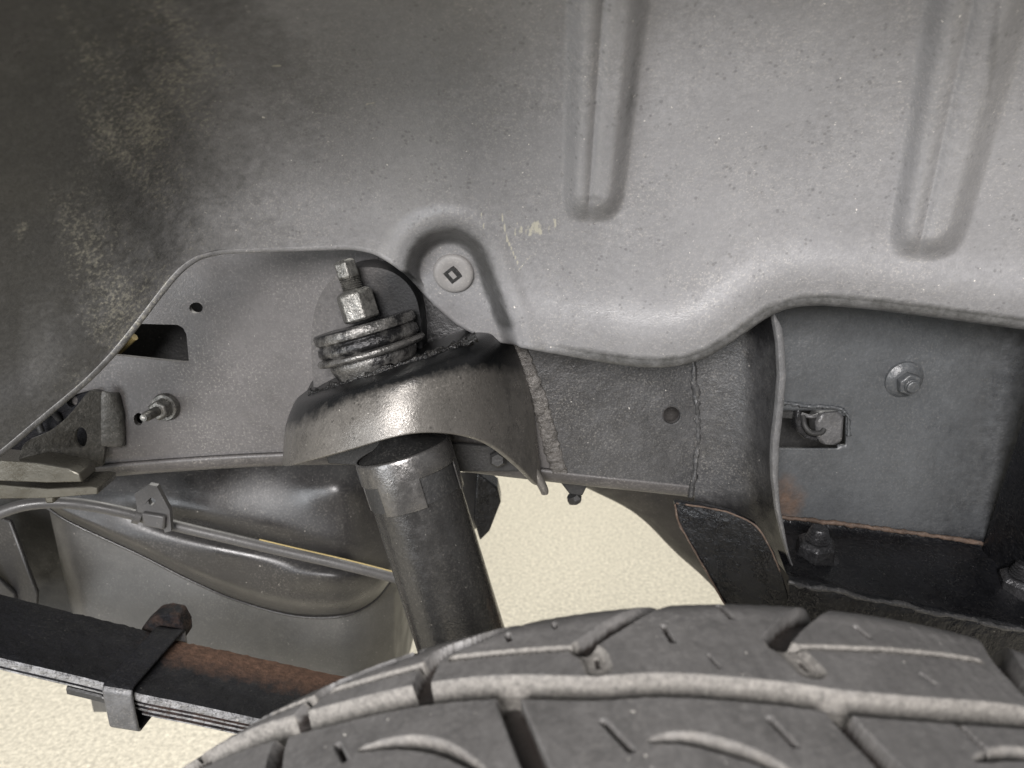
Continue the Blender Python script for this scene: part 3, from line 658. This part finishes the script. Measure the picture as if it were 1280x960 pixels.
def shelf_nut(px_, py_, sc):
    O = at(px_, py_, 0.575); up_ = Vector((0.0, -0.15, 1))
    w = lathe('shelf_nut', O, up_, [(0, 0.0165 * sc), (0.002, 0.0168 * sc), (0.0045, 0.015 * sc), (0.006, 0.013 * sc)], M['nut'], hg, seg=28, jitter=0.03, mask=lambda c: 0)
    lathe('nut', O, up_, [(0.005, 0.0125 * sc), (0.014 * sc, 0.0115 * sc), (0.0165 * sc, 0.009 * sc)], M['nut'], w, seg=6, twist=0.3, angle=20, bevel=0.001, mask=lambda c: 0)
    lathe('thread', O, up_, [(0.015 * sc + 0.0011 * k, (0.0078 if k % 2 else 0.0062) * sc * (1 - 0.03 * k)) for k in range(13)] + [(0.015 * sc + 0.0136, 0.004 * sc)], M['nut'], w, seg=18, angle=70, jitter=0.04, mask=lambda c: 0)
shelf_nut(1016, 703, 1.35); shelf_nut(1268, 748, 1.45)

# ------------------------------------------------------------------ wheel arch liner
ln = thing('wheel_arch_liner', 'large dusty grey wheel arch liner with two vertical ribs', 'wheel arch liner', at(640, 300, 0.53))
NX = 680
px = np.linspace(-260, 1540, NX)
ex = [-300, -60, 0, 35, 70, 105, 140, 170, 200, 222, 245, 275, 320, 380, 440, 470, 495, 515, 545, 575, 600, 615, 640, 700, 760, 800, 830, 858, 885, 910, 935, 955, 975, 1000, 1030, 1100, 1200, 1280, 1560]
ey = [760, 606, 562, 532, 503, 474, 438, 400, 360, 334, 318, 311, 309, 307, 305, 311, 326, 342, 376, 402, 414, 419, 424, 434, 444, 449, 450, 446, 436, 420, 402, 388, 378, 372, 370, 376, 389, 400, 440]
yb = smooth_curve(ex, ey, px, 7)
kb = sstep(150, 250, px); yb = kb * yb + (1 - kb) * smooth_curve(ex, ey, px, 12)
Ye = smooth_curve([-300, 0, 150, 240, 450, 600, 800, 930, 1280, 1560], [.37, .465, .50, .525, .553, .562, .552, .540, .532, .52], px, 60)
Yt = smooth_curve([-300, 0, 150, 300, 450, 640, 900, 1280, 1560], [.27, .315, .352, .388, .412, .43, .44, .435, .41], px, 70)
dd = np.concatenate([np.linspace(0, 60, 46)[:-1], np.linspace(60, 1, 2)[:0], 60 + (np.linspace(0, 1, 330) ** 1.0) * 1])
NV = 340
tt = np.linspace(0, 1, NV) ** 1.25
PX = np.repeat(px[:, None], NV, 1)
PY = yb[:, None] - tt[None] * (yb[:, None] + 300)
t0 = np.clip((yb[:, None] - PY) / np.maximum(yb[:, None], 200), 0, 2)
Y = Ye[:, None] + (Yt - Ye)[:, None] * (0.35 * t0 + 0.65 * t0 ** 1.7)
d = yb[:, None] - PY
slope = np.gradient(yb, px)[:, None]; dn = d / np.sqrt(1 + slope ** 2)        # distance from the edge
# rolled rim that stands slightly forward, stronger on the rear half
Y -= (0.003 + 0.005 * sstep(600, 800, PX)) * np.exp(-((dn - 30) / 32) ** 2)
# clip pocket
ax_, ay_, bx_, by_ = 560, 338, 596, 440
h = np.clip(((PX - ax_) * (bx_ - ax_) + (PY - ay_) * (by_ - ay_)) / ((bx_ - ax_) ** 2 + (by_ - ay_) ** 2), 0, 1)
dist = np.hypot(PX - ax_ - h * (bx_ - ax_), PY - ay_ - h * (by_ - ay_))
Y += 0.030 * (1 - sstep(34, 56, dist))
Y -= 0.004 * np.exp(-((dist - 68) / 12) ** 2)
# ribs
def rib(cx0, cx1, yend, w0, w1, hgt):
    global Y
    cx_ = cx0 + (cx1 - cx0) * (PY / yend); w = w0 + (w1 - w0) * (PY / yend)
    below = np.clip(PY - (yend - w * 0.6), 0, None)
    q = (abs((PX - cx_) / w) ** 3.2 + (below * 0.85 / w) ** 3.2) ** (1 / 3.2)
    prof_ = 1 - sstep(0.40, 1.0, q)
    Y -= hgt * prof_
    Y += hgt * 0.25 * np.exp(-(((PX - cx_) / w + 0.12) / 0.14) ** 2) * prof_
rib(760, 741, 256, 54, 39, 0.017)
rib(1224, 1157, 300, 72, 50, 0.016)
# shallow pressed area low on the left, broad waviness of thin plastic
Y += 0.005 * (1 - sstep(0, 60, np.hypot(np.clip(PX - 20, 0, None), np.clip(PY - 455, 0, None)) + 0 * PX)) * sstep(330, 420, PY)
Y += 0.0012 * np.sin(PX / 63 + PY / 91) * np.sin(PY / 57 - PX / 140 + 1)
P = atn(PX, PY, Y)
# rolled edge
E = P[:, 0]; T = np.gradient(E, axis=0); T[:, 1] = 0; T /= np.linalg.norm(T, axis=1)[:, None]
Nn = np.stack([T[:, 2], 0 * T[:, 0], -T[:, 0]], 1)                          # in the sheet, pointing off the edge
rr = smooth_curve([-300, 200, 260, 460, 520, 600, 640, 760, 1600], [.0025, .0025, .0025, .003, .003, .0035, .005, .0062, .0062], px, 20)[:, None]
roll = []
for k in range(1, 9):
    a = R_(88 * k / 8); roll.append(E + Nn * rr * math.sin(a) + np.array([0, 1, 0]) * rr * (1 - math.cos(a)))
P = np.concatenate([np.stack(roll[::-1], 1), P], 1)
ext = len(roll)
def padf(A): return np.concatenate([np.repeat(A[:, :1], ext, 1), A], 1)
PXp, PYp, dnp = padf(PX), padf(PY), padf(dn)
nz = lambda f, o: np.sin(PXp * f + o) * np.sin(PYp * f * 1.3 + 2 * o) + 0.6 * np.sin(PXp * f * 2.1 - PYp * f * 1.7 + o)
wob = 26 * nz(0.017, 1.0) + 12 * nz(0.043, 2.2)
dirt_shade = 1.0 * (1 - sstep(60, 620, PXp + 0.12 * PYp + wob))  # grime, with the shade of the curved left side painted in
dirt_shade = np.maximum(dirt_shade, 0.22 * (1 - sstep(60, 240, PYp + wob)))  # slightly darker towards the top
dirt_shade = np.maximum(dirt_shade, 1.05 * np.exp(-((padf(dist) - 46) / 13) ** 2) * (PXp > 470) * (1 - sstep(400, 425, PYp)) * sstep(-30, 14, PXp - 0.5 * PYp - 350 + 20))  # pocket ring: dirt plus painted occlusion on the recess walls
dirt_shade = np.maximum(dirt_shade, 0.62 * np.exp(-(dnp / 5) ** 2) * (1 - sstep(200, 480, PXp)))  # darker along the left rim
dirt_shade = np.maximum(dirt_shade, 0.9 * np.exp(-(dnp / 7) ** 2) * sstep(600, 760, PXp))  # dirt spots, with the shade under the rolled edge painted in
for (x_, y_, sx, sy) in ((742, 247, 26, 6), (788, 110, 8, 100), (1240, 60, 8, 80)): dirt_shade = np.maximum(dirt_shade, 0.6 * np.exp(-((PXp - x_ + (0.12 * (PYp - y_) if sy > 50 else 0)) / sx) ** 2 - ((PYp - y_) / sy) ** 2))  # painted shade on the right rib flanks and one rib end
pale = 0.95 * np.exp(-((PXp - 185 + 0.4 * wob) / 70) ** 2 - ((PYp - 165 + 0.5 * wob) / 66) ** 2) + 0.85 * np.exp(-((PXp - 25 + 0.25 * (PYp - 285)) / 22) ** 2 - ((PYp - 285) / 40) ** 2) + 0.5 * np.exp(-((PXp - 30) / 60) ** 2 - ((PYp - 50) / 50) ** 2)
pale = np.maximum(pale, (0.78 + 0.004 * wob) * (1 - sstep(230, 620, PXp + 0.2 * PYp + wob)) * sstep(-60, 120, PXp))
scuff = 0.45 * np.exp(-(((PXp - 670) / 28) ** 4) - ((PYp - 290 + 0.15 * (PXp - 668)) / 13) ** 4)
def stroke(x0, y0, x1, y1, w=1.6, s=1.7):
    hh = np.clip(((PXp - x0) * (x1 - x0) + (PYp - y0) * (y1 - y0)) / ((x1 - x0) ** 2 + (y1 - y0) ** 2), 0, 1)
    return s * np.exp(-(np.hypot(PXp - x0 - hh * (x1 - x0), PYp - y0 - hh * (y1 - y0)) / w) ** 2)
for k in range(13):
    x_ = 643 + 4.7 * k; scuff += stroke(x_, 296 - 0.25 * (x_ - 643) + random.uniform(-4, 9), x_ + random.uniform(-3, 5), 284 - 0.12 * (x_ - 643) - random.uniform(0, 10), random.uniform(1.2, 2.2), random.uniform(.5, 1.2))
scuff += stroke(627, 265, 634, 300) + stroke(634, 300, 648, 330, 1.5) + stroke(601, 265, 606, 290, 1.3, 1.3) + stroke(645, 340, 664, 318, 1.4, 1.2) + stroke(340, 80, 350, 79, 1.3) + stroke(457, 128, 468, 126, 1.2)
pale = np.maximum(pale, scuff)
me = grid_mesh('sheet', P, attrs={'mask': dirt_shade, 'mask2': pale})
finish('sheet', me, M['liner'], ln, angle=75, solid=0.0025, offset=0)
# push clip in the pocket
jc = int(np.argmin(abs(px - 567))); kc = int(np.argmin(abs(PY[jc] - 341)))
pc = Vector(P[jc, kc + ext]); nc = Vector((-0.1, -1, -0.22)).normalized()
pc = pc + Vector((0.0, -0.002, 0))
pcl = lathe('push_clip', pc, nc, [(-0.004, 0.0145), (0.0008, 0.0148), (0.0022, 0.0140), (0.0030, 0.0122), (0.0032, 0.0068), (0.0022, 0.0042), (0.0022, 0)], M['clip'], ln, seg=48, angle=40)
a, f, s = basis(nc)
bm = bmesh.new(); bmesh.ops.create_cube(bm, size=1)
rot = Matrix((s, a.cross(s), a)).transposed().to_4x4()
bm.transform(Matrix.Translation(pc + a * 0.0031) @ rot @ Matrix.Rotation(1.1, 4, 'Z') @ Matrix.Diagonal((0.0098, 0.0098, 0.0012, 1)))
finish('clip_socket', from_bm(bm, 'clip_socket'), M['rubber'], pcl, angle=30)
bm = bmesh.new(); bmesh.ops.create_cube(bm, size=1)
bm.transform(Matrix.Translation(pc + a * 0.0034) @ rot @ Matrix.Rotation(1.1, 4, 'Z') @ Matrix.Diagonal((0.0034, 0.0056, 0.0014, 1)))
finish('clip_pin', from_bm(bm, 'clip_pin'), M['clip'], pcl, angle=30)

# ------------------------------------------------------------------ tire
TR, TXC, TZC = 0.39, 0.091, 0.39
YFLAT, YNEAR = 0.2907, 0.066
def on_tire(px_, py_):
    x = (px_ - 640) / F; v = (480 - py_) / F
    dx, dy, dz = x, CP + v * SP, -SP + v * CP
    ox, oz = -TXC, HC - TZC
    A = dx * dx + dz * dz; B = 2 * (ox * dx + oz * dz); C = ox * ox + oz * oz - TR * TR
    D = B * B - 4 * A * C
    t = (-B - math.sqrt(max(D, 0))) / (2 * A)
    return (TR * math.atan2(ox + dx * t, oz + dz * t), dy * t)     # arc length from the top, lateral y
grooves = []                                                       # (points in (s, y), half width, depth, soft)
def groove(pxs, hw, dep, soft=0.0008, taper=False, n=4, dust=1.0):
    grooves.append(([on_tire(*p) for p in catmull(pxs, n)], hw, dep, soft, taper, dust))
main = [(120, 1075), (170, 1010), (225, 958), (305, 918), (411, 888), (520, 864), (622, 854), (740, 857), (836, 853), (972, 864), (1062, 877), (1170, 886), (1290, 896), (1420, 925)]
groove([(x, y + 8) for x, y in main], 0.0062, 0.008, 0.0022)
# narrow ledge line across the far rib
for seg_ in ([(200, 966), (300, 905), (398, 866), (465, 846), (529, 829)], [(567, 820), (640, 813), (715, 809)], [(990, 808), (1050, 810), (1108, 812), (1170, 817), (1221, 824)]):
    groove([(x, y + 3) for x, y in seg_], 0.0016, 0.004, 0.0009)
# cross grooves running off the far shoulder
groove([(850, 728), (795, 764), (755, 790), (728, 809)], 0.0042, 0.007, dust=0.1)
groove([(728, 812), (742, 822), (748, 838)], 0.0048, 0.0022, 0.002)
groove([(1050, 728), (1005, 766), (985, 784), (970, 802)], 0.0048, 0.008, dust=0.1)
groove([(975, 808), (992, 820), (1012, 842)], 0.0050, 0.0022, 0.002)
groove([(1226, 700), (1240, 762), (1244, 800), (1262, 836), (1300, 880)], 0.0064, 0.009, dust=0.1)
groove([(700, 740), (602, 794), (560, 812), (538, 830), (524, 868)], 0.0040, 0.007, dust=0.1)
groove([(520, 810), (420, 850), (395, 872), (372, 896)], 0.0036, 0.006, dust=0.1)
groove([(330, 890), (280, 915), (232, 958)], 0.0034, 0.006, dust=0.1)
# cross grooves of the near rib
groove([(636, 878), (648, 908), (664, 948), (690, 1010)], 0.0042, 0.008, dust=0.1)
groove([(1040, 890), (1066, 922), (1104, 962), (1150, 1020)], 0.0040, 0.008, dust=0.1)
groove([(360, 912), (350, 935), (345, 965), (345, 1020)], 0.0036, 0.007, dust=0.1)
# crescents
groove([(452, 942), (490, 934), (530, 935), (565, 946), (610, 974)], 0.0030, 0.005, 0.0014, True, dust=0.75)
groove([(812, 934), (852, 930), (900, 940), (950, 958), (1010, 990)], 0.0030, 0.005, 0.0014, True, dust=0.75)
groove([(1215, 958), (1260, 950), (1310, 958), (1370, 985)], 0.0030, 0.005, 0.0014, True, dust=0.75)
# sipes
for a_, b_ in (((829, 783), (841, 804)), ((898, 752), (914, 772)), ((754, 908), (790, 946)), ((424, 935), (434, 955)), ((1070, 784), (1086, 798)), ((512, 798), (520, 812)), ((460, 836), (470, 828)),
               ((634, 792), (637, 800)), ((692, 778), (694, 784)), ((745, 822), (748, 832)), ((1000, 826), (1008, 836)), ((885, 822), (899, 838)), ((1150, 846), (1168, 860)), ((960, 905), (992, 940)), ((1195, 912), (1232, 948))):
    groove([a_, b_], 0.0011 if a_ not in ((885, 822), (1150, 846)) else 0.0005, 0.0035, 0.0005, False, 2, 0.0)
th = np.concatenate([np.linspace(-math.pi, -1.15, 60)[:-1], np.linspace(-1.15, 0.75, 1400), np.linspace(0.75, math.pi, 60)[1:-1]])
flat = np.linspace(YNEAR, YFLAT, 420)
far = [(YFLAT + 0.03 * math.sin(a), -0.03 * (1 - math.cos(a))) for a in np.linspace(0, R_(72), 40)[1:]]
near = [(YNEAR - 0.03 * math.sin(a), -0.03 * (1 - math.cos(a))) for a in np.linspace(0, R_(72), 14)[1:]]
side_f = [(YFLAT + 0.036, -0.03), (YFLAT + 0.043, -0.05), (YFLAT + 0.046, -0.08), (YFLAT + 0.040, -0.11), (YFLAT + 0.02, -0.135), (YFLAT - 0.01, -0.145)]
side_n = [(YNEAR - 0.036, -0.03), (YNEAR - 0.043, -0.05), (YNEAR - 0.046, -0.08), (YNEAR - 0.040, -0.11), (YNEAR - 0.02, -0.135), (YNEAR + 0.01, -0.145)]
prof_t = side_n[::-1] + near[::-1] + [(y, 0.0) for y in flat] + far + side_f
yy = np.array([p[0] for p in prof_t]); dr = np.array([p[1] for p in prof_t])
mid = (YNEAR + YFLAT) / 2; dr = dr - 0.003 * np.clip(abs(yy - mid) / 0.11, 0, 1) ** 2 + 0.003 * np.clip(abs(YFLAT - mid) / 0.11, 0, 1) ** 2
# surface coordinate across the tread, continuing round the shoulder
ty = np.gradient(yy); tr = np.gradient(dr); nl = np.hypot(ty, tr); ny, nr = -tr / nl, ty / nl
SS, YY = np.meshgrid(th * TR, yy, indexing='ij')
dep = np.zeros_like(SS); dust_light = np.zeros_like(SS); groove_dark = np.zeros_like(SS)
fine = (th > -1.16) & (th < 0.76)
for pts, hw, dp, soft, taper, du in grooves:
    pts = np.array(pts); lo = pts.min(0) - 0.02; hi = pts.max(0) + 0.02
    I = np.where((th * TR > lo[0]) & (th * TR < hi[0]) & fine)[0]; J = np.where((yy > lo[1]) & (yy < hi[1]) & (dr > -0.028))[0]
    if not len(I) or not len(J): continue
    s_ = SS[np.ix_(I, J)]; y_ = YY[np.ix_(I, J)]; best = np.full(s_.shape, 9.0); tb = np.zeros(s_.shape)
    for k in range(len(pts) - 1):
        ab_ = pts[k + 1] - pts[k]; L2 = (ab_ ** 2).sum() + 1e-12
        hh = np.clip(((s_ - pts[k, 0]) * ab_[0] + (y_ - pts[k, 1]) * ab_[1]) / L2, 0, 1)
        dd_ = np.hypot(s_ - pts[k, 0] - hh * ab_[0], y_ - pts[k, 1] - hh * ab_[1])
        upd = dd_ < best; best = np.where(upd, dd_, best); tb = np.where(upd, (k + hh) / (len(pts) - 1), tb)
    w = hw * (np.sin(np.clip(tb, 0, 1) * math.pi) ** 0.6 if taper else 1.0)
    val = dp * (1 - sstep(w - soft, w + soft * 0.4, best))
    dep[np.ix_(I, J)] = np.maximum(dep[np.ix_(I, J)], val)
    wall = sstep(0.04, 0.3, val / dp) * (1 - sstep(0.75, 1.0, val / dp)); dst = np.maximum((1 - sstep(w, w + 0.0022, best)) * du, wall * (0.8 if du > 0.5 else 0.35) * (hw > 0.003))  # groove dust, plus the brightness of lit walls painted in
    if du < 0.5 and (hw > 0.003 or du == 0.0): groove_dark[np.ix_(I, J)] = np.maximum(groove_dark[np.ix_(I, J)], sstep(0.5, 0.95, val / dp))  # darker floors in cross grooves and sipes
    dust_light[np.ix_(I, J)] = np.maximum(dust_light[np.ix_(I, J)], dst)
# serrated near lip of the main groove and slight wear
dep += 0.0004 * np.sin(SS * 900) * np.exp(-((dep - 0.004) / 0.003) ** 2)
dust_light = np.clip(dust_light - 0.8 * sstep(0.006, 0.0085, dep) * 0.0, 0, 1)
rad = TR + dr[None] - dep * nr[None]
yyy = YY - dep * ny[None]
ang = th[:, None]
P = np.stack([TXC + rad * np.sin(ang), yyy, TZC + rad * np.cos(ang)], -1)
tire = thing('tire', 'worn grey tire tread filling the bottom of the photo', 'tire', (TXC, 0.18, 0.0))
finish('tread', grid_mesh('tread', P, wrap_u=True, attrs={'mask': dust_light, 'mask2': groove_dark}), M['tire'], tire, angle=55)
